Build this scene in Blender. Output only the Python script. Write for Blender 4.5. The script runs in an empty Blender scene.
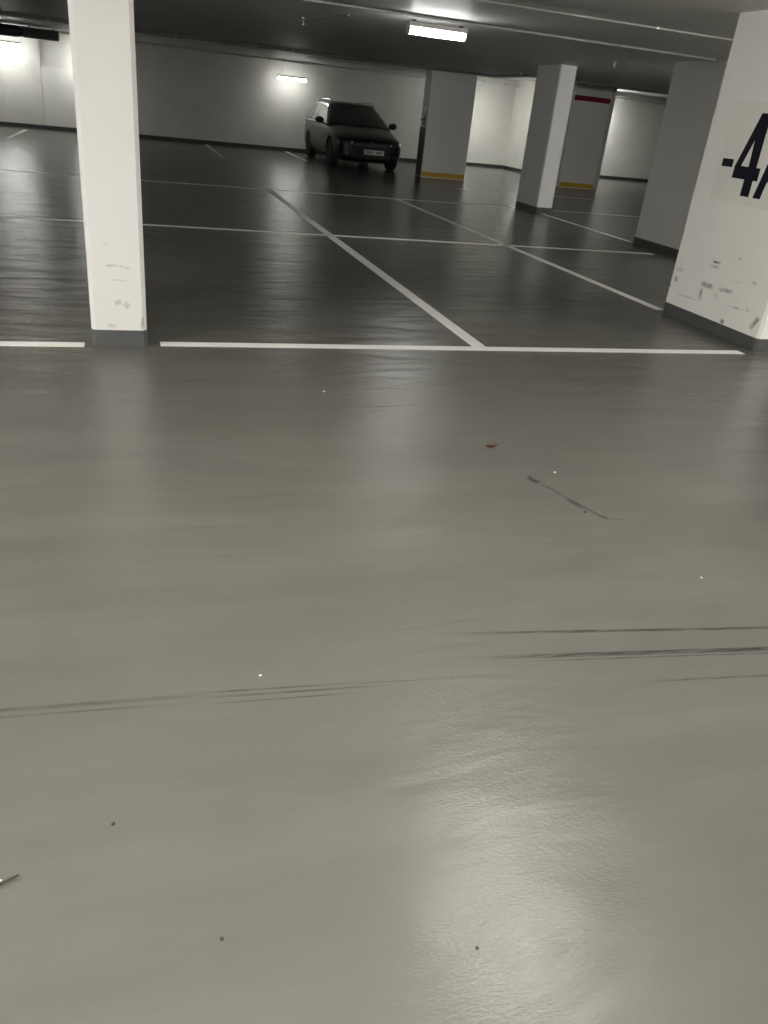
import bpy, bmesh, math, random
from mathutils import Vector, Matrix
from mathutils.bvhtree import BVHTree
random.seed(7)
SC = bpy.context.scene
COL = SC.collection
PI = math.pi

# ------------------------------------------------------------------ materials
class NT:
    """small helper around a node tree"""
    def __init__(s, name):
        s.m = bpy.data.materials.new(name); s.m.use_nodes = True
        s.t = s.m.node_tree; s.b = s.t.nodes['Principled BSDF']; s.x = 0
    def n(s, kind, **kw):
        nd = s.t.nodes.new(kind); s.x += 30; nd.location = (-900 + s.x, -300)
        for k, v in kw.items(): setattr(nd, k, v)
        return nd
    def link(s, a, b): s.t.links.new(a, b)
    def set(s, sock, v):
        if hasattr(v, 'is_linked') or isinstance(v, bpy.types.NodeSocket): s.link(v, sock)
        else: sock.default_value = v
    def math(s, op, a, b=0.0, c=0.0, clamp=False):
        nd = s.n('ShaderNodeMath', operation=op, use_clamp=clamp)
        for i, v in enumerate((a, b, c)): s.set(nd.inputs[i], v)
        return nd.outputs[0]
    def coord(s): return s.n('ShaderNodeTexCoord').outputs['Object']
    def mapping(s, vec, loc=(0,0,0), rot=(0,0,0), scale=(1,1,1), kind='POINT'):
        nd = s.n('ShaderNodeMapping', vector_type=kind); s.link(vec, nd.inputs['Vector'])
        nd.inputs['Location'].default_value = loc; nd.inputs['Rotation'].default_value = rot
        nd.inputs['Scale'].default_value = scale
        return nd.outputs[0]
    def noise(s, vec, scale, detail=3.0, rough=0.5, dist=0.0):
        nd = s.n('ShaderNodeTexNoise'); s.link(vec, nd.inputs['Vector'])
        nd.inputs['Scale'].default_value = scale; nd.inputs['Detail'].default_value = detail
        nd.inputs['Roughness'].default_value = rough; nd.inputs['Distortion'].default_value = dist
        return nd.outputs['Fac']
    def rng(s, v, a, b, c, d, smooth=False):
        nd = s.n('ShaderNodeMapRange', clamp=True)
        if smooth: nd.interpolation_type = 'SMOOTHSTEP'
        s.set(nd.inputs['Value'], v)
        for k, x in zip(('From Min','From Max','To Min','To Max'), (a,b,c,d)): nd.inputs[k].default_value = x
        return nd.outputs[0]
    def mix(s, fac, a, b):
        nd = s.n('ShaderNodeMix', data_type='RGBA')
        s.set(nd.inputs[0], fac)
        for i, v in ((6, a), (7, b)):
            if isinstance(v, tuple): nd.inputs[i].default_value = (*v[:3], 1)
            else: s.link(v, nd.inputs[i])
        return nd.outputs[2]
    def stroke(s, vec, p, q, width, plane='xy', wob=None, soft=.35, taper=.8):
        """mask of a straight smear from p to q on the given plane"""
        if plane == 'yz':    # x' = y, y' = z
            sep = s.n('ShaderNodeSeparateXYZ'); s.link(vec, sep.inputs[0])
            cb = s.n('ShaderNodeCombineXYZ'); s.link(sep.outputs[1], cb.inputs[0]); s.link(sep.outputs[2], cb.inputs[1]); vec = cb.outputs[0]
        elif plane == 'xz':
            sep = s.n('ShaderNodeSeparateXYZ'); s.link(vec, sep.inputs[0])
            cb = s.n('ShaderNodeCombineXYZ'); s.link(sep.outputs[0], cb.inputs[0]); s.link(sep.outputs[2], cb.inputs[1]); vec = cb.outputs[0]
        dx, dy = q[0]-p[0], q[1]-p[1]; L = math.hypot(dx, dy)
        m = s.mapping(vec, ((p[0]+q[0])/2, (p[1]+q[1])/2, 0), (0,0,math.atan2(dy,dx)), (L/2, width/2, 1), 'TEXTURE')
        sp = s.n('ShaderNodeSeparateXYZ'); s.link(m, sp.inputs[0])
        u = s.math('ABSOLUTE', sp.outputs[0]); v = s.math('ABSOLUTE', sp.outputs[1])
        return s.math('MULTIPLY', s.rng(u, taper, 1, 1, 0, True), s.rng(v, soft, 1, 1, 0, True))
    def bump(s, h, strength, dist):
        nd = s.n('ShaderNodeBump'); nd.inputs['Strength'].default_value = strength; nd.inputs['Distance'].default_value = dist
        s.link(h, nd.inputs['Height']); return nd
    def base(s, col=None, rough=None, metal=None, spec=None, coat=None):
        i = s.b.inputs
        if col is not None:
            if isinstance(col, tuple): i['Base Color'].default_value = (*col[:3], 1)
            else: s.link(col, i['Base Color'])
        if rough is not None: s.set(i['Roughness'], rough)
        if metal is not None: i['Metallic'].default_value = metal
        if spec is not None: i['Specular IOR Level'].default_value = spec
        if coat is not None: i['Coat Weight'].default_value = coat; i['Coat Roughness'].default_value = .05
        return s.m

def plain(name, col, rough=.5, metal=0, spec=None, coat=None, var=.12, scale=9):
    k = NT(name); c = k.coord(); f = k.rng(k.noise(c, scale, 4), .3, .7, 0, 1)
    return k.base(k.mix(f, tuple(x*(1-var) for x in col), tuple(min(1, x*(1+var)) for x in col)), rough, metal, spec, coat)

def emit(name, col, strength):
    k = NT(name); k.base((.9,.9,.88), .4)
    k.b.inputs['Emission Color'].default_value = (*col, 1); k.b.inputs['Emission Strength'].default_value = strength
    return k.m

def floor_material():
    k = NT('floor_coating'); c = k.coord()
    big = k.noise(c, .55, 4, .55, .3)
    str_ = k.noise(k.mapping(c, rot=(0,0,.25), scale=(.5, 2.6, 1)), 1.3, 4, .6)
    fine = k.noise(c, 160, 2)
    f = k.math('ADD', k.math('MULTIPLY', big, .6), k.math('MULTIPLY', str_, .4))
    col = k.mix(k.rng(f, .25, .75, 0, 1, True), FLOOR_A, FLOOR_B)
    # warmer worn patches
    warm = k.rng(k.noise(k.mapping(c, (3,1,0)), .9, 3), .4, .8, 0, .6, True)
    col = k.mix(warm, col, FLOOR_W)
    # tyre marks and drips, broken up by noise
    brk = k.rng(k.noise(k.mapping(c, rot=(0,0,.12), scale=(2.2, 30, 1)), 3.0, 3, .6), .34, .58, .25, 1)
    tot = None
    def addm(m, w):
        nonlocal tot
        m = k.math('MULTIPLY', m, w); tot = m if tot is None else k.math('MAXIMUM', tot, m)
    for p, q, w, o in TYRE: addm(k.math('MULTIPLY', k.stroke(c, p, q, w, taper=.35), brk), o)
    wob = k.n('ShaderNodeVectorMath', operation='ADD')
    nz = k.n('ShaderNodeTexNoise'); k.link(c, nz.inputs['Vector']); nz.inputs['Scale'].default_value = 14
    sc_ = k.n('ShaderNodeVectorMath', operation='SCALE'); k.link(nz.outputs['Color'], sc_.inputs[0]); sc_.inputs['Scale'].default_value = .05
    sb_ = k.n('ShaderNodeVectorMath', operation='SUBTRACT'); k.link(sc_.outputs[0], sb_.inputs[0]); sb_.inputs[1].default_value = (.025,.025,.025)
    k.link(c, wob.inputs[0]); k.link(sb_.outputs[0], wob.inputs[1]); cw = wob.outputs[0]
    for p, q, w, o in DRIPS: addm(k.stroke(cw, p, q, w*1.5, taper=.5), o*.85)
    col = k.mix(tot, col, (.018,.017,.015))
    rough = k.rng(k.math('ADD', k.math('MULTIPLY', str_, .4), k.math('MULTIPLY', k.noise(c, 4.5, 4, .6), .6)), .3, .7, FLOOR_R0, FLOOR_R1)
    k.base(col, rough, spec=FLOOR_SPEC)
    h1 = k.noise(k.mapping(c, rot=(0,0,.08), scale=(.45, 1.5, 1)), 3.2, 3, .5, .4)       # trowel waves
    h2 = k.noise(k.mapping(c, rot=(0,0,-.26), scale=(1, 2.6, 1)), 75, 3, .6)                 # brushed grain
    b1 = k.bump(h1, 1.0, FLOOR_WAVE); b2 = k.bump(h2, 1.0, FLOOR_GRAIN)
    k.link(b1.outputs[0], b2.inputs['Normal']); k.link(b2.outputs[0], k.b.inputs['Normal'])
    return k.m

def wall_paint(name, col, rough=.62, marks=(), plane='yz', dirt=.06, spec=.4):
    k = NT(name); c = k.coord()
    f = k.rng(k.noise(c, 1.7, 5, .6), .3, .7, 0, 1)
    cc = k.mix(f, tuple(x*(1-dirt) for x in col), col)
    brk = k.rng(k.noise(c, 26, 4, .7), .28, .56, .15, 1)
    tot = None
    for p, q, w, o in marks:
        m = k.math('MULTIPLY', k.math('MULTIPLY', k.stroke(c, p, q, w*1.15, plane, taper=.4), brk), min(1, o*1.1))
        tot = m if tot is None else k.math('MAXIMUM', tot, m)
    if tot is not None: cc = k.mix(tot, cc, (.075,.068,.056))
    k.base(cc, rough, spec=spec)
    b = k.bump(k.noise(c, 55, 3, .6), .5, .0012); k.link(b.outputs[0], k.b.inputs['Normal'])
    return k.m

# ------------------------------------------------------------------ tunables
FLOOR_A, FLOOR_B, FLOOR_W = (.090,.089,.078), (.131,.129,.114), (.127,.116,.101)
FLOOR_R0, FLOOR_R1, FLOOR_SPEC = .15, .262, .23
FLOOR_WAVE, FLOOR_GRAIN = .0125, .0011
EXPOSURE = 0.0
E = dict(near=92, nearleft=300, far=500, bay=46, bayright=225, wall=26, left=56, recess=130, alcove=105, side=190, right=235, rear=270, over=245, bayleft_fill=55)
TYRE = [((.80,1.862),(2.35,1.665),.020,.75), ((.86,1.728),(2.35,1.555),.030,.8), ((.90,1.70),(2.3,1.54),.010,.5),
        ((1.38,1.53),(2.1,1.455),.014,.5), ((-.9,1.752),(.30,1.683),.022,.42), ((-.9,1.725),(.22,1.66),.012,.42),
        ((.02,1.71),(.62,1.665),.010,.55), ((.08,1.685),(.70,1.64),.012,.55), ((.12,1.655),(.60,1.625),.008,.5),
        ((.45,1.675),(1.05,1.625),.008,.4), ((.62,1.88),(1.3,1.93),.006,.25)]
DRIPS = [((1.715,2.955),(1.755,2.87),.035,.75), ((1.74,2.89),(1.83,2.67),.016,.5), ((1.79,2.72),(1.84,2.62),.034,.7),
         ((1.83,2.64),(1.875,2.53),.016,.55), ((1.86,2.56),(1.90,2.51),.026,.6), ((1.88,2.53),(1.97,2.49),.012,.4)]

M = {}
M['floor'] = floor_material()
M['ceiling'] = wall_paint('ceiling_paint', (.82,.825,.81), .55, dirt=.10, spec=.35)
M['beam'] = wall_paint('beam_paint', (.20,.20,.195), .55)
M['wall'] = wall_paint('wall_paint', (.73,.72,.675), .6, dirt=.1)
M['lit_wall'] = wall_paint('lit_wall_paint', (.80,.79,.76), .6, dirt=.06)  # lighter copy of the wall paint, with the lit brightness painted in
M['column'] = wall_paint('column_paint', (.82,.815,.80), .55, dirt=.04)
BIGM = [((5.858,0.557),(5.733,0.560),0.022,1),
        ((5.878,0.513),(5.738,0.528),0.03,0.35),
        ((5.940,0.359),(5.739,0.358),0.05,0.55),
        ((5.700,0.358),(5.491,0.377),0.04,0.5),
        ((5.903,0.332),(5.878,0.211),0.045,0.55),
        ((6.237,0.204),(5.905,0.211),0.012,0.4),
        ((5.722,0.322),(5.662,0.274),0.07,0.14),
        ((6.289,0.346),(6.255,0.294),0.05,0.6),
        ((6.326,0.404),(6.175,0.412),0.04,0.25),
        ((6.304,0.505),(6.201,0.422),0.1,0.06),
        ((6.343,0.262),(6.321,0.240),0.03,0.45),
        ((5.559,0.133),(5.501,0.110),0.05,0.65),
        ((5.464,0.258),(5.369,0.269),0.025,0.45),
        ((5.306,0.287),(5.267,0.279),0.04,0.35),
        ((5.592,0.248),(5.158,0.288),0.01,0.22),
        ((5.201,0.136),(5.126,0.273),0.05,0.65),
        ((5.321,0.494),(5.257,0.485),0.03,0.4),
        ((5.563,0.636),(5.500,0.636),0.02,0.4),
        ((5.591,0.454),(5.348,0.476),0.01,0.15),
        ((6.264,0.213),(6.005,0.411),0.006,0.1)]
M['column_scuffed'] = wall_paint('scuffed_column_paint', (.85,.83,.79), .55, marks=BIGM, plane='yz')
LEFTM = [((-.134,.478),(-.05,.482),.016,.3), ((-.06,.482),(.02,.462),.022,.32), ((-.122,.40),(.03,.395),.010,.22), ((-.075,.285),(-.06,.25),.05,.25), ((-.035,.27),(.0,.235),.045,.28),
         ((-.14,.13),(-.08,.125),.03,.25), ((.062,.10),(.07,.19),.02,.5), ((-.135,.60),(-.10,.605),.02,.22)]
M['column_front_scuffed'] = wall_paint('marked_column_paint', (.71,.695,.68), .55, marks=LEFTM, plane='xz', dirt=.03)
M['plinth'] = plain('plinth_grey_paint', (.072,.075,.076), .5)
M['skirting'] = plain('skirting_dark_paint', (.035,.035,.034), .55)
M['line'] = wall_paint('line_paint', (.82,.82,.78), .5, dirt=.12)
M['yellow'] = plain('yellow_paint', (.62,.40,.03), .5)
M['red'] = plain('red_paint', (.22,.006,.022), .5)
M['panel'] = wall_paint('panel_paint', (.80,.785,.735), .5, dirt=.05)
M['letter'] = plain('navy_letter_paint', (.005,.006,.014), .7, spec=.2)
M['housing'] = plain('lamp_housing_plastic', (.62,.60,.58), .4)
M['steel'] = plain('galvanised_steel', (.52,.52,.50), .35, .6)
M['rail'] = plain('white_conduit', (.60,.60,.58), .4)
M['dark_metal'] = plain('dark_metal', (.045,.045,.043), .45, .3)
M['pipe'] = plain('grey_painted_pipe', (.22,.22,.215), .45)
M['fan'] = plain('black_fan_casing', (.012,.012,.014), .5)
M['guard'] = plain('dark_guard_rubber', (.15,.147,.135), .55)
M['white_plastic'] = plain('white_plastic', (.78,.78,.75), .4)
M['black_plastic'] = plain('black_plastic', (.012,.012,.012), .45)
M['leaf'] = plain('dry_leaf', (.14,.045,.02), .7)
M['pebble'] = plain('dark_grit', (.02,.019,.017), .8)
M['paper'] = plain('white_paper', (.6,.6,.57), .7)
M['twig'] = plain('twig_bark', (.05,.04,.03), .8)
M['twig_pale'] = plain('pale_twig_wood', (.55,.5,.44), .7)
M['car'] = plain('dark_grey_car_paint', (.007,.0072,.0078), 1.0*.3, .2, spec=.25, coat=.35, var=.03, scale=60)
M['glass'] = plain('dark_car_glass', (.004,.0055,.0055), .04, 0, spec=1.0, var=.02)
M['side_glass'] = plain('dark_side_glass', (.004,.0055,.0055), .04, 0, spec=1.0, var=.02); M['side_glass'].node_tree.nodes['Principled BSDF'].inputs['IOR'].default_value = 2.1
M['tyre'] = plain('tyre_rubber', (.010,.010,.010), .8)
M['rim'] = plain('alloy_rim', (.16,.16,.17), .35, .8)
M['chrome'] = plain('chrome', (.82,.82,.83), .15, 1.0, var=.02)
M['headlight'] = plain('headlight_lens', (.05,.055,.06), .08, .2, coat=1.0)
M['plate'] = plain('plate_white', (.66,.66,.62), .35)
M['plate_mark'] = plain('plate_character_paint', (.16,.15,.13), .5)
M['underbody'] = plain('underbody_black', (.006,.006,.006), .9)

# ------------------------------------------------------------------ geometry helpers
def link(name, bm, mat, parent=None, smooth=False, loc=None):
    bmesh.ops.recalc_face_normals(bm, faces=bm.faces)
    me = bpy.data.meshes.new(name); bm.to_mesh(me); bm.free()
    me.materials.append(mat)
    if smooth:
        for p in me.polygons: p.use_smooth = True
    o = bpy.data.objects.new(name, me); COL.objects.link(o)
    if parent is not None: o.parent = parent
    if loc: o.location = loc
    return o
def box(bm, x0, x1, y0, y1, z0, z1, bev=0.0, seg=2):
    vs = [bm.verts.new((x, y, z)) for z in (z0, z1) for y in (y0, y1) for x in (x0, x1)]
    fs = [bm.faces.new([vs[i] for i in f]) for f in ((0,2,3,1),(4,5,7,6),(0,1,5,4),(2,6,7,3),(0,4,6,2),(1,3,7,5))]
    if bev:
        es = list({e for f in fs for e in f.edges})
        bmesh.ops.bevel(bm, geom=es, offset=bev, segments=seg, affect='EDGES', profile=.5)
    return bm
def tube(bm, pts, r, n=10, caps=True):
    pts = [Vector(p) for p in pts]; rings = []
    for i, p in enumerate(pts):
        d = ((pts[i+1] if i+1 < len(pts) else p) - (pts[i-1] if i else p)).normalized()
        a = d.orthogonal().normalized()
        if i and rings:
            a = (ref - d*ref.dot(d)).normalized()
        ref = a; b = d.cross(a)
        rr = r[i] if isinstance(r, (list, tuple)) else r
        rings.append([bm.verts.new(p + a*math.cos(2*PI*j/n)*rr + b*math.sin(2*PI*j/n)*rr) for j in range(n)])
    for A, B in zip(rings, rings[1:]):
        for j in range(n): bm.faces.new((A[j], A[(j+1)%n], B[(j+1)%n], B[j]))
    if caps: bm.faces.new(rings[0][::-1]); bm.faces.new(rings[-1])
    return bm
def lathe(bm, prof, axis='z', n=24, loc=(0,0,0)):
    rings = []
    for r, h in prof:
        ring = []
        for j in range(n):
            a = 2*PI*j/n; u, v = r*math.cos(a), r*math.sin(a)
            p = (u, v, h) if axis == 'z' else (h, u, v) if axis == 'x' else (u, h, v)
            ring.append(bm.verts.new(Vector(p) + Vector(loc)))
        rings.append(ring)
    for A, B in zip(rings, rings[1:]):
        for j in range(n): bm.faces.new((A[j], A[(j+1)%n], B[(j+1)%n], B[j]))
    bm.faces.new(rings[0][::-1]); bm.faces.new(rings[-1])
    return bm
def prism(bm, poly, fn, t):
    """poly: 2D outline, fn maps (a, b, depth) to a point"""
    A = [bm.verts.new(fn(a, b, 0)) for a, b in poly]; B = [bm.verts.new(fn(a, b, t)) for a, b in poly]
    n = len(poly); bm.faces.new(A); bm.faces.new(B[::-1])
    for i in range(n): bm.faces.new((A[i], A[(i+1)%n], B[(i+1)%n], B[i]))
    return bm
BM = bmesh.new
def thing(name, label, cat, loc=(0,0,0), group=None):
    o = bpy.data.objects.new(name, None); COL.objects.link(o); o.location = loc
    o.empty_display_size = .2; o['label'] = label; o['category'] = cat
    if group: o['group'] = group
    return o
def tag(o, label, cat, group=None):
    o['label'] = label; o['category'] = cat
    if group: o['group'] = group
    return o
def struct(name, bm, mat):
    o = link(name, bm, mat); o['kind'] = 'structure'; return o
def dup(root, loc, label):
    r = root.copy(); COL.objects.link(r); r.location = loc; r['label'] = label
    for ch in list(root.children):
        c = ch.copy(); COL.objects.link(c); c.parent = r
        for g in list(ch.children):
            d = g.copy(); COL.objects.link(d); d.parent = c
    return r

# ------------------------------------------------------------------ the hall
HC = 2.40        # ceiling
HR = 2.66        # raised ceiling at the back right
YB = 25.95       # back wall
XL, XR, YN = -13.0, 22.0, -9.0
struct('floor', box(BM(), XL-.3, XR+.3, YN-.3, 28.4, -.3, 0), M['floor'])
b = BM(); box(b, XL-.3, 8.9, YN-.3, 20.2, HC, HC+.5); box(b, 8.9, XR+.3, YN-.3, 18.45, HC, HC+.5); box(b, XL-.3, 8.9, 20.2, 28.4, HC, HC+.5); box(b, 8.9, XR+.3, 18.45, 28.4, HR, HR+.24)
struct('ceiling', b, M['ceiling'])
b = BM(); box(b, XL, 8.9, 20.2, 20.55, 2.372, HC+.3); box(b, 8.6, XR, 18.1, 18.45, 2.372, HC+.3); box(b, 8.6, 8.9, 18.45, 20.2, 2.372, HC+.3); struct('trim_1', b, M['beam'])          # downstand beam
def wallbox(name, x0, x1, y0, y1, z1, mat='wall', z0=0): return struct(name, box(BM(), x0, x1, y0, y1, z0, z1), M[mat])
wallbox('wall_back', -.75, 9.3, YB, 28.0, HC)
wallbox('wall_back_alcove', 9.3, 12.44, 26.9, 28.0, HR)
wallbox('wall_alcove_side', 12.44, 12.7, 21.1, 28.0, HR)
wallbox('wall_back_right', 12.7, XR, 26.3, 28.0, HR)
wallbox('wall_back_recess', -2.02, -.75, 26.34, 28.0, HC)
wallbox('wall_back_pier', -2.98, -2.02, 26.2, 28.0, HC)
wallbox('wall_back_left', XL, -2.98, 26.16, 28.0, HC)
struct('trim_2', box(BM(), -2.015, -.755, 26.215, 26.338, 0, 1.56), M['lit_wall'])           # invented step; its lighter paint stands for the lit lower wall
wallbox('wall_left', XL-.3, XL, YN, 28.0, HC)
wallbox('wall_right', XR, XR+.3, YN, 28.0, HR)
wallbox('wall_rear', XL, XR, YN-.3, YN, HC)
def skirt(name, x0, x1, y0, y1): struct(name, box(BM(), x0, x1, y0, y1, 0, .10), M['skirting'])
skirt('baseboard_back', -.75, 9.29, YB-.012, YB-.001)
skirt('baseboard_alcove', 9.31, 12.43, 26.888, 26.899)
skirt('baseboard_alcove_side', 12.428, 12.439, 21.1, 26.88)
skirt('baseboard_right', 12.71, XR-.01, 26.288, 26.299)
skirt('baseboard_recess', -2.025, -.755, 26.200, 26.214)
skirt('baseboard_pier', -2.985, -2.0, 26.186, 26.199)
skirt('baseboard_left', XL+.01, -2.97, 26.146, 26.159)

# ------------------------------------------------------------------ columns
def column(x0, x1, y0, y1, top, label, mat='column', plinth=.10, chamf=.018, group=None):
    t = thing('concrete_column', label, 'column', ((x0+x1)/2, (y0+y1)/2, 0), group)
    cx, cy = (x0+x1)/2, (y0+y1)/2
    b = BM()
    xs = [(x0+chamf, y0), (x1-chamf, y0), (x1, y0+chamf), (x1, y1-chamf), (x1-chamf, y1), (x0+chamf, y1), (x0, y1-chamf), (x0, y0+chamf)]
    prism(b, xs, lambda a, c, d: (a, c, d), top)
    sh = link('shaft', b, M[mat], None); sh.parent = t; sh.location = (-cx, -cy, 0)
    if plinth:
        e = .003; b = BM()
        ring = lambda g, z: [b.verts.new((x + (g if x > cx else -g), y + (g if y > cy else -g), z)) for x, y in xs]
        A, B, C_, D = ring(e, .0005), ring(e, plinth), ring(-.002, plinth), ring(-.002, .0005)
        n = len(xs)
        for P, Q in ((A, B), (B, C_), (C_, D), (D, A)):
            for i in range(n): b.faces.new((P[i], P[(i+1)%n], Q[(i+1)%n], Q[i]))
        p = link('plinth', b, M['plinth'], t); p.location = (-cx, -cy, 0)
    return t
colL = column(-.228, .092, 4.975, 6.3, HC, 'slim white concrete column at left with a grey painted plinth', 'column_front_scuffed', chamf=.024)
colR = column(4.78, 5.10, 5.075, 6.355, HC, 'wide scuffed white column at right edge carrying the level sign', 'column_scuffed', chamf=.02)
colD = column(7.30, 7.62, 9.50, 10.80, HC, 'grey column half hidden behind the scuffed column with the level sign', chamf=.02)
colB = column(7.24, 7.56, 13.97, 14.87, HC, 'grey column in mid distance standing where bay lines meet, no coloured bands', chamf=.02)
def band(t, name, x0, x1, y0, z0, z1, mat, label):
    cx, cy = t.location.x, t.location.y
    o = link(name, box(BM(), x0-cx, x1-cx, y0-.004-cy, y0-.0005-cy, z0, z1), M[mat], t); o['label'] = label; return o
colA = column(7.12, 8.29, 20.2, 20.66, 2.372, 'broad grey column beside the parked car with a yellow band at its foot', plinth=0, chamf=.01)
band(colA, 'foot_band', 7.13, 8.28, 20.2, .02, .13, 'yellow', 'yellow painted band')
g = link('edge_guard', box(BM(), 7.112-colA.location.x, 7.1195-colA.location.x, 20.22-colA.location.y, 20.65-colA.location.y, .01, 1.12, 0), M['guard'], colA)
colC = column(11.26, 12.34, 20.7, 21.08, HR, 'far column with a dark red band high up and a yellow foot', plinth=0, chamf=.01)
band(colC, 'foot_band', 11.27, 12.33, 20.7, .02, .13, 'yellow', 'yellow painted band')
band(colC, 'top_band', 11.27, 12.33, 20.7, 2.11, 2.23, 'red', 'dark red painted band')
# small devices on the broad column beside the car
s = thing('wall_switch', 'small white switch box on the side of the broad column by the car', 'switch', (7.1195, 20.36, 1.55))
link('back_box', box(BM(), -.035, -.0005, -.05, .05, -.07, .07, .006), M['white_plastic'], s)
link('rocker', box(BM(), -.044, -.034, -.03, .03, -.04, .04, .003), M['white_plastic'], s)
s = thing('wall_mounted_handle', 'black lever handle on the side of the broad column by the car', 'handle', (7.1115, 20.36, 1.26))
link('backplate', box(BM(), -.014, -.0005, -.025, .025, -.10, .10, .004), M['black_plastic'], s)
link('lever', tube(BM(), [(-.012,0,.03), (-.06,0,.03), (-.065,.02,.03), (-.065,.12,.03)], .011), M['black_plastic'], s)

# level sign painted on the scuffed column: -4A
sg = thing('level_sign', 'pale wall panel lettered -4A on the scuffed right column', 'sign', (4.78, 5.62, 1.4))
T = lambda a, c, d: (-d, -a, c)             # a runs to the right as one reads it
panel = link('panel', box(BM(), -.006, -.0005, -.49, .49, -.365, .375, .002, 1), M['panel'], sg)
def yz(y, z): return (-(y-5.62), z-1.4)
def glyph(name, polys):
    b = BM()
    for i, p in enumerate(polys): prism(b, [yz(*q) for q in p], lambda a, c, d: (-.0064-d, -a, c), .0016 + .0003*i)
    return link(name, b, M['letter'], panel)
glyph('minus_sign', [[(6.058,1.353),(5.925,1.353),(5.925,1.293),(6.058,1.293)]])
glyph('numeral_four', [[(5.742,1.697),(5.640,1.697),(5.640,1.312),(5.730,1.312),(5.743,1.507),(5.7431,1.60)],
                       [(5.890,1.312),(5.742,1.697),(5.743,1.507),(5.822,1.312)],
                       [(5.893,1.312),(5.590,1.312),(5.590,1.218),(5.893,1.218)],
                       [(5.738,1.218),(5.638,1.218),(5.638,1.096),(5.738,1.096)]])
glyph('letter_a', [[(5.588,1.096),(5.505,1.096),(5.385,1.697),(5.440,1.697)], [(5.335,1.697),(5.390,1.697),(5.270,1.096),(5.187,1.096)],
                   [(5.445,1.697),(5.330,1.697),(5.36,1.60),(5.415,1.60)], [(5.53,1.30),(5.25,1.30),(5.235,1.225),(5.545,1.225)]])

# ------------------------------------------------------------------ painted lines
def line(x0, y0, x1, y1, label, w=.092, group=None):
    L = math.hypot(x1-x0, y1-y0); b = BM()
    n = max(2, int(L/.6)); top = []
    box(b, -L/2, L/2, -w/2, w/2, .0003, .0026)
    o = link('bay_line', b, M['line']); o.location = ((x0+x1)/2, (y0+y1)/2, 0); o.rotation_euler = (0, 0, math.atan2(y1-y0, x1-x0))
    return tag(o, label, 'floor marking', group or 'painted parking bay lines')
line(.17, 5.035, 4.62, 5.035, 'long white line across the front of the bays, right of the slim white column')
line(-7.5, 4.995, -.275, 4.995, 'white line at the left edge ending just short of the slim white column')
line(-7.5, 9.875, 7.02, 9.855, 'second white cross line, behind the slim column, reaching toward the hidden grey column')
line(-7.5, 14.62, 7.14, 14.62, 'third white cross line ending at the mid distance column')
line(7.60, 14.60, 12.0, 14.56, 'cross line to the right of the mid distance column', .08)
line(2.37, 5.085, 2.385, 14.55, 'bold slanting white line running back from the middle of the front line', .105)
line(4.81, 6.43, 4.72, 14.55, 'slanting white line running back from the scuffed right column', .098)
line(7.33, 10.86, 7.33, 13.90, 'white line between the hidden grey column and the mid distance column', .085)
line(2.34, 21.0, 2.34, 25.7, 'short pale line by the back wall, left of the car', .10)
line(4.64, 22.4, 4.70, 25.7, 'short pale line by the back wall just beside the car rear', .09)
line(-2.49, 21.5, -2.43, 25.2, 'short pale line far left in front of the bright wall pier', .11)
line(7.15, 17.74, 10.6, 17.73, 'thin pale line on the far floor right of the broad yellow footed column', .08)

# ------------------------------------------------------------------ lamps
def lamp(x, y, z, L, label, mat, turn=0.0, wires=0.0, H=.068, W=.10, group='fluorescent lamps under the ceiling'):
    t = thing('ceiling_lamp', label, 'lamp', (x, y, z), group); t.rotation_euler = (0, 0, turn)
    h = L/2
    b = BM()   # translucent trough
    sec = [(-W/2, .0), (-W*.46, -H*.62), (-W*.28, -H*.95), (0, -H*1.05), (W*.28, -H*.95), (W*.46, -H*.62), (W/2, .0)]
    prism(b, sec, lambda a, c, d: (-h+.02+d, a, c), L-.04)
    link('diffuser', b, mat, t)
    link('housing', box(BM(), -h, h, -W*.68, W*.68, .001, .05, .006), M['housing'], t)
    for s_ in (-1, 1):
        b = BM(); prism(b, [(a*1.06, c*1.04) for a, c in sec], lambda a, c, d: (s_*(h-.019+d), a, c), .016); link('end_cap', b, M['housing'], t)
        if wires:
            link('suspension_wire', tube(BM(), [(s_*h*.68, 0, .04), (s_*h*.68, 0, .06+wires)], .004, 6), M['steel'], t)
        else:
            link('bracket', box(BM(), s_*h*.8-.02, s_*h*.8+.02, -.02, .02, .042, HC-z-.052), M['dark_metal'], t)
    return t
cool = (1.0, 1.0, .955); warm = (1.0, .97, .905)
EM = {k: emit(k + '_lamp_diffuser', warm if k in ('near', 'nearleft', 'far', 'rear', 'over') else cool, v) for k, v in E.items()}
lamp(3.44, 9.75, 2.278, .70, 'bright ceiling lamp on the rail above the middle bays', EM['bay'])
lamp(-2.6, 9.75, 2.285, .70, 'added fill lamp on the rail left of the slim white column', EM['bayleft_fill'])  # out of view, added to light the left-facing column sides
lamp(9.1, 9.75, 2.285, .70, 'ceiling lamp on the rail line, hidden behind the scuffed column', EM['bayright'])
lamp(4.74, 25.4, 1.955, .86, 'lamp hung on two wires before the back wall above the car', EM['wall'], wires=HC-1.955-.06)
lamp(-2.86, 25.5, 2.0, .95, 'lamp hung at far left before the wall piers', EM['left'], wires=HC-2.0-.06)
lamp(-.92, 25.6, 1.95, .3, 'short added fill lamp before the wall recess, hidden behind the slim white column', EM['recess'], wires=HC-1.95-.06)  # unseen, added to brighten the lower wall left of the column
lamp(10.42, 25.85, 2.02, .7, 'lamp in the bright alcove just right of the broad column', EM['alcove'], turn=PI/2, wires=HR-2.02-.06)
lamp(12.1, 24.2, 2.2, .5, 'added fill lamp near the alcove side wall, hidden behind the mid distance column', EM['side'], turn=PI/2, wires=HR-2.2-.06)  # unseen, added to brighten the alcove side wall
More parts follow.
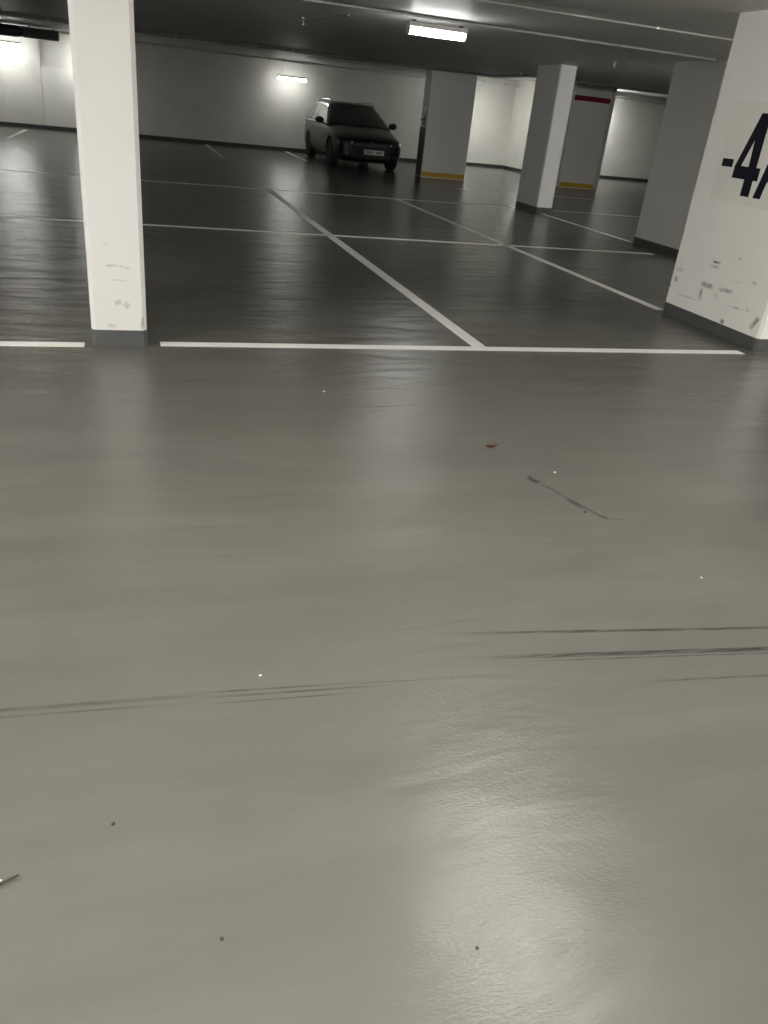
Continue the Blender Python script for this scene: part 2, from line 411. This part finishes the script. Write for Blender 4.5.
lamp(14.7, 25.7, 2.3, .9, 'lamp behind the red banded column by the right back wall', EM['right'], wires=HR-2.3-.06)
for x, y, lab, k in ((1.75, 2.25, 'aisle lamp overhead nearest the viewpoint', 'near'), (-3.2, 2.3, 'aisle lamp overhead to the left of the viewpoint', 'nearleft'), (8.6, 2.35, 'aisle lamp overhead beyond the scuffed right column', 'far'),
                  (-6.5, 2.35, 'aisle lamp overhead farthest left', 'far'), (-.5, -.5, 'lamp straight overhead just behind the viewpoint', 'over'), (-.5, -4.2, 'lamp overhead well behind the viewpoint', 'rear'), (6.2, -3.2, 'lamp overhead behind the viewpoint to the right', 'rear')):
    lamp(x, y, 2.31, 1.2, lab, EM[k], turn=PI/2 if k in ('near', 'nearleft', 'over', 'far') else 0, H=.06, W=.15)

# ------------------------------------------------------------------ rails, conduits, sprinklers, pipes
def rail(x0, x1, y, z, label, r=.018, mat='rail', clips=(), square=False):
    t = thing('ceiling_conduit', label, 'conduit', ((x0+x1)/2, y, z), 'conduits along the ceiling')
    cx = (x0+x1)/2
    b = BM()
    if square: box(b, x0-cx, x1-cx, -r*1.4, r*1.4, -r, r, .003, 1)
    else: tube(b, [(x0-cx, 0, 0), (x1-cx, 0, 0)], r, 12)
    link('tube', b, M[mat], t, smooth=False)
    for c in clips:
        link('clip', box(BM(), c-cx-.02, c-cx+.02, -r*1.7, r*1.7, -r*1.25, r*1.2, .004, 1), M['steel'], t)
    return t
rail(-12.9, 7.15, 9.72, HC-.017, 'white lamp rail passing above the middle bay lamp', .012, clips=(0., 1.6, 2.35, 5.2, 6.6), square=True)
rail(-12.9, 5.9, 7.75, HC-.02, 'thin white conduit nearest under the ceiling with a clip near the right column', .010, clips=(4.96, 2.0))
rail(-.7, 8.75, 25.6, HC-.03, 'pale conduit along the top of the back wall over the car', .022, clips=(2, 4.1, 5.2, 6.8))
rail(12.75, 21.5, 26.1, 2.50, 'bright conduit along the top of the right back wall', .035, clips=(16.05, 18.6))
rail(9.35, 12.4, 26.6, 2.50, 'pale conduit along the top of the bright alcove', .03, clips=(9.6, 11.9))
rail(-12, -.8, 24.9, HC-.035, 'pale conduit at far left behind the black fan', .022, clips=(-4, -1.6))
def pipe(x0, x1, y, z, r, label):
    t = thing('ceiling_pipe', label, 'pipe', ((x0+x1)/2, y, z)); cx = (x0+x1)/2
    link('tube', tube(BM(), [(x0-cx,0,0), (x1-cx,0,0)], r, 14), M['pipe'], t, smooth=False)
    for k in range(int((x1-x0)/2.5)):
        xx = x0-cx + 1.2 + 2.5*k
        link('pipe_hanger', tube(BM(), [(xx-.015,0,0), (xx+.015,0,0)], r*1.12, 14), M['steel'], t)
    return t
pipe(-12.5, 8.5, 19.85, HC-.026, .024, 'grey pipe running in front of the ceiling beam, across the hall')
t = thing('ceiling_junction_box', 'long pale junction box mounted under the ceiling left of the hanging lamp', 'box', (2.5, 20.06, HC-.001))
link('casing', box(BM(), -.42, .42, -.05, .05, -.07, -.0005, .008), M['pipe'], t); link('cover', box(BM(), -.40, .40, -.042, .042, -.078, -.069, .003, 1), M['rail'], t)

def sprinkler(x, y, label, branch=None, z=HC):
    t = thing('ceiling_sprinkler', label, 'sprinkler', (x, y, z), 'sprinklers on the ceiling')
    link('stem', lathe(BM(), [(.03,-.0006),(.03,-.012),(.014,-.018),(.014,-.055),(.018,-.06)], n=14), M['steel'], t)
    link('deflector', lathe(BM(), [(.006,-.06),(.006,-.078),(.028,-.080),(.028,-.084),(.004,-.086)], n=16), M['steel'], t)
    if branch:
        link('branch_pipe', tube(BM(), [(0,0,-.04), (branch[0], branch[1], -.03)], .013, 10), M['pipe'], t)
    return t
sprinkler(2.36, 12.0, 'dark sprinkler with a short branch pipe, left of the middle ceiling lamp', (.25, -1.45))
sprinkler(7.15, 12.1, 'small sprinkler on the ceiling above the mid distance column')
sprinkler(8.2, 17.6, 'small sprinkler just before the beam above the alcove')
sprinkler(4.95, 25.0, 'small dark sprinkler above the hanging wall lamp')

# jet fan, far left
t = thing('ceiling_fan_unit', 'black box shaped ventilation unit under the ceiling at far left', 'ventilation unit', (-1.8, 24.3, 2.25))
link('casing', box(BM(), -.40, .42, -.22, .22, -.115, .10, .012), M['fan'], t)
link('duct_tube', lathe(BM(), [(.10,-1.6),(.125,-1.58),(.125,-.55),(.10,-.402)], 'x', 20), M['fan'], t, smooth=False)
for s_ in (-1.2, -.25, .3):
    link('hanger', box(BM(), s_-.015, s_+.015, -.02, .02, .09, .1495), M['dark_metal'], t)
link('grille', box(BM(), .4195, .432, -.19, .19, -.095, .085, .004, 1), M['dark_metal'], t)

# ------------------------------------------------------------------ litter on the floor
def bit(name, x, y, r, mat, label, cat, flat=.5):
    b = BM(); bmesh.ops.create_icosphere(b, subdivisions=2, radius=r)
    for v in b.verts: v.co *= random.uniform(.75, 1.2); v.co.z *= flat
    zmin = min(v.co.z for v in b.verts)
    for v in b.verts: v.co.z -= zmin
    o = link(name, b, M[mat], loc=(x, y, .0004)); tag(o, label, cat); return o
bit('grit_speck', -.09, 1.30, .005, 'pebble', 'tiny dark speck of grit on the near floor at left', 'grit')
bit('grit_speck', .11, .98, .0045, 'pebble', 'tiny dark speck of grit on the floor nearest the bottom edge', 'grit')
bit('grit_speck', .592, .852, .0035, 'pebble', 'dark crumb of dirt at lower right amid the shiny patch', 'grit')
bit('grit_speck', 1.815, 2.58, .007, 'pebble', 'dark crumb beside the long oil drip', 'grit')
bit('paper_scrap', 1.88, 2.98, .006, 'paper', 'tiny white scrap on the floor right of the long oil drip', 'scrap', .3)
bit('paper_scrap', .30, 1.745, .004, 'paper', 'tiny white scrap left of center above the faint tyre marks', 'scrap', .3)
bit('paper_scrap', 2.00, 2.03, .004, 'paper', 'tiny white scrap near the right edge above the bold tyre marks', 'scrap', .3)
bit('paper_scrap', 1.02, 4.13, .008, 'paper', 'tiny white scrap just in front of the first white line', 'scrap', .3)
b = BM(); nx = 8
rows = []
for i in range(nx+1):
    u = i/nx; w = .012*math.sin(PI*min(1, u*1.02+.02))**.7 + .0006
    rows.append([b.verts.new(((u-.5)*.075, s_*w, .002 + .010*abs(u-.5)**1.2*2 + .004*s_*s_*math.sin(u*5))) for s_ in (-1, 0, 1)])
for A, B in zip(rows, rows[1:]):
    for j in range(2): b.faces.new((A[j], A[j+1], B[j+1], B[j]))
ret = bmesh.ops.solidify(b, geom=list(b.faces), thickness=.0012)
o = link('dry_leaf', b, M['leaf'], loc=(1.69, 3.30, .0015)); o.rotation_euler = (0,0,.3); tag(o, 'small curled reddish leaf on the open floor before the first line', 'leaf')
t = thing('twig', 'short forked twig at the left edge of the near floor', 'twig', (-.30, 1.195, .0005))
link('dark_stem', tube(BM(), [(-.06,-.035,.004), (-.02,-.012,.005), (.012,.004,.005), (.030,.012,.004)], [.004,.0035,.003,.002], 8), M['twig'], t)
link('pale_stem', tube(BM(), [(-.065,.0,.004), (-.03,.004,.005), (.0,.004,.005)], [.0045,.004,.002], 8), M['twig_pale'], t)

# ------------------------------------------------------------------ the parked estate car (front towards the viewer)
CX, CY = 5.93, 20.72
car = thing('estate_car', 'dark grey estate car parked nose out against the back wall', 'car', (CX, CY, 0))
#           y     w    zb   zside zsh  zc
ST = [(0.00, .60, .30, .50, .60, .64), (0.03, .70, .24, .50, .64, .68), (0.10, .79, .20, .50, .675, .72), (0.24, .855, .19, .50, .715, .775),
      (0.50, .885, .19, .50, .77, .845), (0.80, .895, .19, .50, .825, .905), (1.10, .90, .19, .50, .875, .955), (1.35, .90, .19, .5, .905, .98),
      (2.2, .90, .19, .50, .93, .98), (3.2, .90, .19, .50, .955, .99), (3.9, .89, .20, .50, .975, 1.0), (4.25, .86, .24, .50, .97, 1.0), (4.44, .80, .30, .52, .95, .98), (4.50, .72, .36, .54, .90, .93)]
def section(y, w, zb, zs, zsh, zc):
    P = [(0, zb), (.6*w, zb), (.88*w, zb+.015), (.975*w, zb+.09), (w, zs), (.99*w, .5*(zs+zsh)+.02), (.955*w, zsh-.025), (.90*w, zsh+.012), (.62*w, zc-.012), (.3*w, zc-.002), (0, zc)]
    return [(x, y, z) for x, z in P] + [(-x, y, z) for x, z in P[-2:0:-1]]
b = BM(); rings = [[b.verts.new(p) for p in section(*s_)] for s_ in ST]
for A, B in zip(rings, rings[1:]):
    n = len(A)
    for j in range(n): b.faces.new((A[j], A[(j+1)%n], B[(j+1)%n], B[j]))
b.faces.new(rings[0][::-1]); b.faces.new(rings[-1])
def applied(o):
    dg = bpy.context.evaluated_depsgraph_get(); ev = o.evaluated_get(dg)
    me = bpy.data.meshes.new_from_object(ev); old = o.data; o.modifiers.clear(); o.data = me; me.name = o.name
    if old.users == 0: bpy.data.meshes.remove(old)
    for p in me.polygons: p.use_smooth = True
body = link('body', b, M['car'])
mod = body.modifiers.new('s', 'SUBSURF'); mod.levels = 2; mod.render_levels = 2
WB = ((.86, 1), (.86, -1), (3.49, 1), (3.49, -1))
cb = BM()
for y, s_ in WB:
    lathe(cb, [(.372, min(.60*s_, 1.1*s_)), (.372, max(.60*s_, 1.1*s_))], 'x', 40, (0, y, .325))
cut = link('cutter', cb, M['underbody'])
mod = body.modifiers.new('b', 'BOOLEAN'); mod.operation = 'DIFFERENCE'; mod.object = cut; mod.solver = 'EXACT'
bpy.context.view_layer.update()
applied(body)
bpy.data.objects.remove(cut)
try:
    body.data.set_sharp_from_angle(angle=.7)
except Exception: pass
# projection of trim onto the painted body
dg = bpy.context.evaluated_depsgraph_get(); bmt = BM(); bmt.from_mesh(body.data); bvh = BVHTree.FromBMesh(bmt)
body.parent = car
def front_hit(x, z):
    h = bvh.ray_cast(Vector((x, -1, z)), Vector((0, 1, 0))); return h[0].y if h[0] is not None else None
def side_hit(s_, y, z):
    h = bvh.ray_cast(Vector((s_*2, y, z)), Vector((-s_, 0, 0))); return h[0].x if h[0] is not None else None
def solid_patch(name, grid, off, mat, parent=car, smooth=True):
    """grid[i][j] = (surface point, outward direction); a thin shell that hugs the body"""
    b = BM(); O = [[b.verts.new(Vector(p)+Vector(d)*off) for p, d in r] for r in grid]; I = [[b.verts.new(Vector(p)-Vector(d)*.004) for p, d in r] for r in grid]
    R, C_ = len(grid), len(grid[0])
    for i in range(R-1):
        for j in range(C_-1):
            b.faces.new((O[i][j], O[i][j+1], O[i+1][j+1], O[i+1][j])); b.faces.new((I[i][j], I[i+1][j], I[i+1][j+1], I[i][j+1]))
    for j in range(C_-1):
        b.faces.new((O[0][j], I[0][j], I[0][j+1], O[0][j+1])); b.faces.new((O[-1][j], O[-1][j+1], I[-1][j+1], I[-1][j]))
    for i in range(R-1):
        b.faces.new((O[i][0], O[i+1][0], I[i+1][0], I[i][0])); b.faces.new((O[i][-1], I[i][-1], I[i+1][-1], O[i+1][-1]))
    o = link(name, b, mat, parent)
    return o
def front_patch(name, f, nu, nv, off, mat, parent=car):
    g = []
    for i in range(nu+1):
        r = []
        for j in range(nv+1):
            x, z = f(i/nu, j/nv); y = front_hit(x, z)
            r.append(((x, y if y is not None else .3, z), (0, -1, 0)))
        g.append(r)
    return solid_patch(name, g, off, mat, parent)
def side_patch(name, s_, f, nu, nv, off, mat):
    g = []
    for i in range(nu+1):
        r = []
        for j in range(nv+1):
            y, z = f(i/nu, j/nv); x = side_hit(s_, y, z)
            r.append(((x if x is not None else s_*.9, y, z), (s_, 0, 0)))
        g.append(r)
    return solid_patch(name, g, off, mat)
lerp = lambda a, b_, t: a + (b_-a)*t
front_patch('grille', lambda u, v: (lerp(-.42, .42, u), lerp(.585, .645, v)), 10, 2, .008, M['black_plastic'])
front_patch('chrome_strip', lambda u, v: (lerp(-.42, .42, u), lerp(.572, .580, v)), 10, 1, .011, M['dark_metal'])
front_patch('lower_grille', lambda u, v: (lerp(-.55+.05*v, .55-.05*v, u), lerp(.26, .37, v)), 12, 2, .006, M['black_plastic'])
for s_ in (-1, 1):
    hl = front_patch('headlight', lambda u, v: (s_*lerp(.44, .815, u), lerp(.575+.02*u, .648+.012*u, v)), 8, 3, .009, M['headlight'])
    link('reflector', lathe(BM(), [(.008,-.016),(.026,-.012),(.030,0),(.022,.006)], 'y', 14, (s_*.50, front_hit(s_*.50, .612)-.006, .612)), M['chrome'], hl)
    fl = front_patch('fog_light_trim', lambda u, v: (s_*lerp(.58, .76, u), lerp(.315, .39, v)), 4, 2, .007, M['black_plastic'])
    front_patch('chrome_edge', lambda u, v: (s_*lerp(.58, .775, u), lerp(.300, .309, v)), 4, 1, .011, M['chrome'], fl)
plate = link('licence_plate', box(BM(), -.26, .26, -.016, .0, .375, .485, .004, 1), M['plate'], car); plate.location = (0.07, front_hit(0, .46)-.004, 0)
for x0, x1 in ((-.215, -.02), (.03, .215)):
    b = BM(); n = 4
    for k in range(n):
        a = x0 + (x1-x0)*k/n; box(b, a+.004, a+(x1-x0)/n-.006, -.0185, -.0165, .402, .458)
    link('plate_marks', b, M['plate_mark'], plate)
link('badge', lathe(BM(), [(.0,-.016),(.030,-.016),(.036,-.012),(.048,-.016),(.052,-.010),(.052,.004)], 'y', 24, (0, front_hit(0,.63)-.006, .63)), M['dark_metal'], car)
# sills, door seams and handles
for s_ in (-1, 1):
    side_patch('sill_trim', s_, lambda u, v: (lerp(1.30, 3.05, u), lerp(.225, .29, v)), 8, 1, .006, M['black_plastic'])
    for y0, y1 in ((1.45, 1.42), (2.45, 2.47), (3.28, 3.05)):
        side_patch('door_seam', s_, lambda u, v: (lerp(y1, y0, u)+.008*v, lerp(.30, .88, u)), 8, 1, .0015, M['underbody'])
    for y in (2.22, 3.02):
        x = side_hit(s_, y, .80)
        link('door_handle', box(BM(), min(x, x+s_*.03), max(x, x+s_*.03), y, y+.17, .79, .815, .006), M['car'], car)
# cabin
def cab(t):
    z = lerp(.90, 1.435, t); yf = 1.05 + .98*t + .06*t*t; yr = 4.40 - .36*t*t - .05*t; w = .845 - .235*t**1.25
    return z, yf, yr, w
def F(a, t):      # windscreen, a in -1..1
    z, yf, yr, w = cab(t); return Vector((a*w, yf + .16*a*a + .06*a**6, z))
def G(s_, q, t):  # side, q 0..1
    z, yf, yr, w = cab(t); ya, yb = yf+.22, yr-.10
    return Vector((s_*(w + .02*math.sin(PI*q) - .012*q), lerp(ya, yb, q), z))
def Hh(a, t):
    z, yf, yr, w = cab(t); return Vector((a*(w-.012), yr - .10*a*a, z))
NTt = 8; b = BM(); rings = []
for k in range(NTt+1):
    t = k/NTt; ring = [F(-1+2*i/12, t) for i in range(13)] + [G(1, q/12, t) for q in range(1, 12)] + [Hh(1-2*i/10, t) for i in range(11)] + [G(-1, 1-q/12, t) for q in range(1, 12)]
    rings.append([b.verts.new(p) for p in ring])
for sc_, dz in ((.93, .022), (.72, .045), (.4, .058)):
    z, yf, yr, w = cab(1); c0 = Vector((0, (yf+yr)/2, 0))
    ring = [F(-1+2*i/12, 1) for i in range(13)] + [G(1, q/12, 1) for q in range(1, 12)] + [Hh(1-2*i/10, 1) for i in range(11)] + [G(-1, 1-q/12, 1) for q in range(1, 12)]
    rings.append([b.verts.new(((p.x)*sc_, c0.y + (p.y-c0.y)*(1-(1-sc_)*.85), z+dz)) for p in ring])
for A, B in zip(rings, rings[1:]):
    n = len(A)
    for j in range(n): b.faces.new((A[j], A[(j+1)%n], B[(j+1)%n], B[j]))
b.faces.new(rings[-1])
roof = link('cabin', b, M['car'], car, smooth=True)
def pane(name, fn, nu=10, nv=8, out=.005, mat='glass'):
    g = []
    for i in range(nu+1):
        r = []
        for j in range(nv+1):
            u, v = i/nu, j/nv; p = fn(u, v); e = 1e-3
            du = (fn(min(1, u+e), v)-fn(max(0, u-e), v)); dv = (fn(u, min(1, v+e))-fn(u, max(0, v-e))); nrm = du.cross(dv).normalized()
            if nrm.dot(p - Vector((0, 2.8, 1.0))) < 0: nrm = -nrm
            r.append((p, nrm))
        g.append(r)
    o = solid_patch(name, g, out, M[mat])
    for p in o.data.polygons: p.use_smooth = True
    try: o.data.set_sharp_from_angle(angle=.6)
    except Exception: pass
    return o
pane('windscreen', lambda u, v: F(lerp(-.93, .93, u), lerp(.10, .95, v)), 16, 8)
for s_ in (-1, 1):
    pane('side_window', lambda u, v: G(s_, lerp(.035, .405, u), lerp(.17, .90, v)), mat='side_glass')
    pane('side_window', lambda u, v: G(s_, lerp(.43, .70, u), lerp(.17, .90, v)), mat='side_glass')
    pane('side_window', lambda u, v: G(s_, lerp(.735, .97-.05*v, u), lerp(.20, .90, v)), mat='side_glass')
    pane('window_trim', lambda u, v: G(s_, lerp(.02, .975, u), lerp(.085, .150, v)), 16, 1, .010, 'chrome')
    z, yf, yr, w = cab(1)
    rr = [Vector((s_*(w-.04), lerp(yf+.12, yr-.22, q), z + .018 + .062*min(1, min(q, 1-q)/.08))) for q in [0,.03,.06,.1,.3,.5,.7,.9,.94,.97,1]]
    link('roof_rail', tube(BM(), rr, .02, 10), M['chrome'], car, smooth=True)
    # mirror
    b = BM(); bmesh.ops.create_uvsphere(b, u_segments=18, v_segments=12, radius=1)
    for v in b.verts:
        v.co = Vector((s_*(1.0 + v.co.x*.115*s_), 1.62 + v.co.y*(.06 if v.co.y < 0 else .03), 1.02 + v.co.z*.078))
    mi = link('mirror', b, M['black_plastic'], car, smooth=True)
    link('mirror_arm', tube(BM(), [(s_*.84, 1.66, .945), (s_*.93, 1.64, .97)], .022, 10), M['black_plastic'], mi)
pane('rear_window', lambda u, v: Hh(lerp(-.86, .86, u), lerp(.22, .88, v)))
for x0, x1, yo in ((-.55, .10, 0), (.02, .62, .0)):
    p0, p1 = F(x0, .085), F(x1, .14); link('wiper', tube(BM(), [p0+Vector((0,-.018,.015)), (p0+p1)/2+Vector((0,-.03,.02)), p1+Vector((0,-.018,.015))], .008, 8), M['black_plastic'], car)
# tail lights and underbody
for s_ in (-1, 1):
    link('tail_light', box(BM(), min(s_*.62, s_*.775), max(s_*.62, s_*.775), 4.30, 4.475, .72, .88, .02), M['red'], car)
link('underbody', box(BM(), -.62, .62, .35, 4.2, .17, .40, .02), M['underbody'], car)
# wheels
def make_wheel(y, s_):
    w = bpy.data.objects.new('wheel', None); COL.objects.link(w); w.parent = car; w.location = (s_*.785, y, .3165); w.empty_display_size = .2
    link('tyre', lathe(BM(), [(.205,-.10),(.285,-.105),(.308,-.092),(.316,-.06),(.316,.06),(.308,.092),(.285,.105),(.205,.10)], 'x', 40), M['tyre'], w)
    b = BM(); lathe(b, [(.206,-.09),(.21,0),(.206,.088),(.19,.09),(.178,.06),(.178,-.08)], 'x', 32)
    for k in range(5):
        a = 2*PI*k/5 + .3; m = Matrix.Rotation(a, 3, 'X')
        vs0 = len(b.verts); bb = box(BM(), .058, .084, -.026, .026, .02, .192, .006, 1)
        me = bpy.data.meshes.new('x'); bb.to_mesh(me); bb.free()
        b2 = BM(); b2.from_mesh(me)
        for v in b2.verts: v.co = m @ v.co; v.co.x *= s_
        b2.to_mesh(me); b2.free(); b.from_mesh(me); bpy.data.meshes.remove(me)
    lathe(b, [(.045, .05*s_), (.045, .086*s_), (.03, .09*s_)], 'x', 16)
    link('rim', b, M['rim'], w)
    link('brake_disc', lathe(BM(), [(.14,.02*s_),(.14,.04*s_)], 'x', 24), M['dark_metal'], w)
for y, s_ in WB: make_wheel(y, s_)

# ------------------------------------------------------------------ camera and view
F_PX, YAW, PITCH, ROLL, H = 786.1, .338421863, .47256632, .10845162, 1.45
fw = Vector((math.sin(YAW)*math.cos(PITCH), math.cos(YAW)*math.cos(PITCH), -math.sin(PITCH)))
r0 = Vector((math.cos(YAW), -math.sin(YAW), 0)); u0 = r0.cross(fw)
rt = r0*math.cos(ROLL) + u0*math.sin(ROLL); up = -r0*math.sin(ROLL) + u0*math.cos(ROLL)
cam = bpy.data.cameras.new('camera'); co = bpy.data.objects.new('camera', cam); COL.objects.link(co)
cam.sensor_fit = 'VERTICAL'; cam.sensor_height = 32; cam.lens = F_PX/1024*32; cam.clip_start = .05; cam.clip_end = 200
mw = Matrix.Identity(4)
for i in range(3): mw[i][0], mw[i][1], mw[i][2] = rt[i], up[i], -fw[i]
mw[2][3] = H
co.matrix_world = mw
SC.camera = co
w = bpy.data.worlds.new('world'); SC.world = w; w.use_nodes = True
w.node_tree.nodes['Background'].inputs[0].default_value = (0, 0, 0, 1); w.node_tree.nodes['Background'].inputs[1].default_value = 0
vs = SC.view_settings; vs.view_transform = 'Standard'; vs.look = 'None'; vs.gamma = 1; vs.use_curve_mapping = False; vs.exposure = EXPOSURE
try:
    SC.cycles.use_denoising = True; SC.cycles.max_bounces = 8; SC.cycles.diffuse_bounces = 5
    SC.cycles.sample_clamp_indirect = 4; SC.cycles.caustics_reflective = False
except Exception: pass
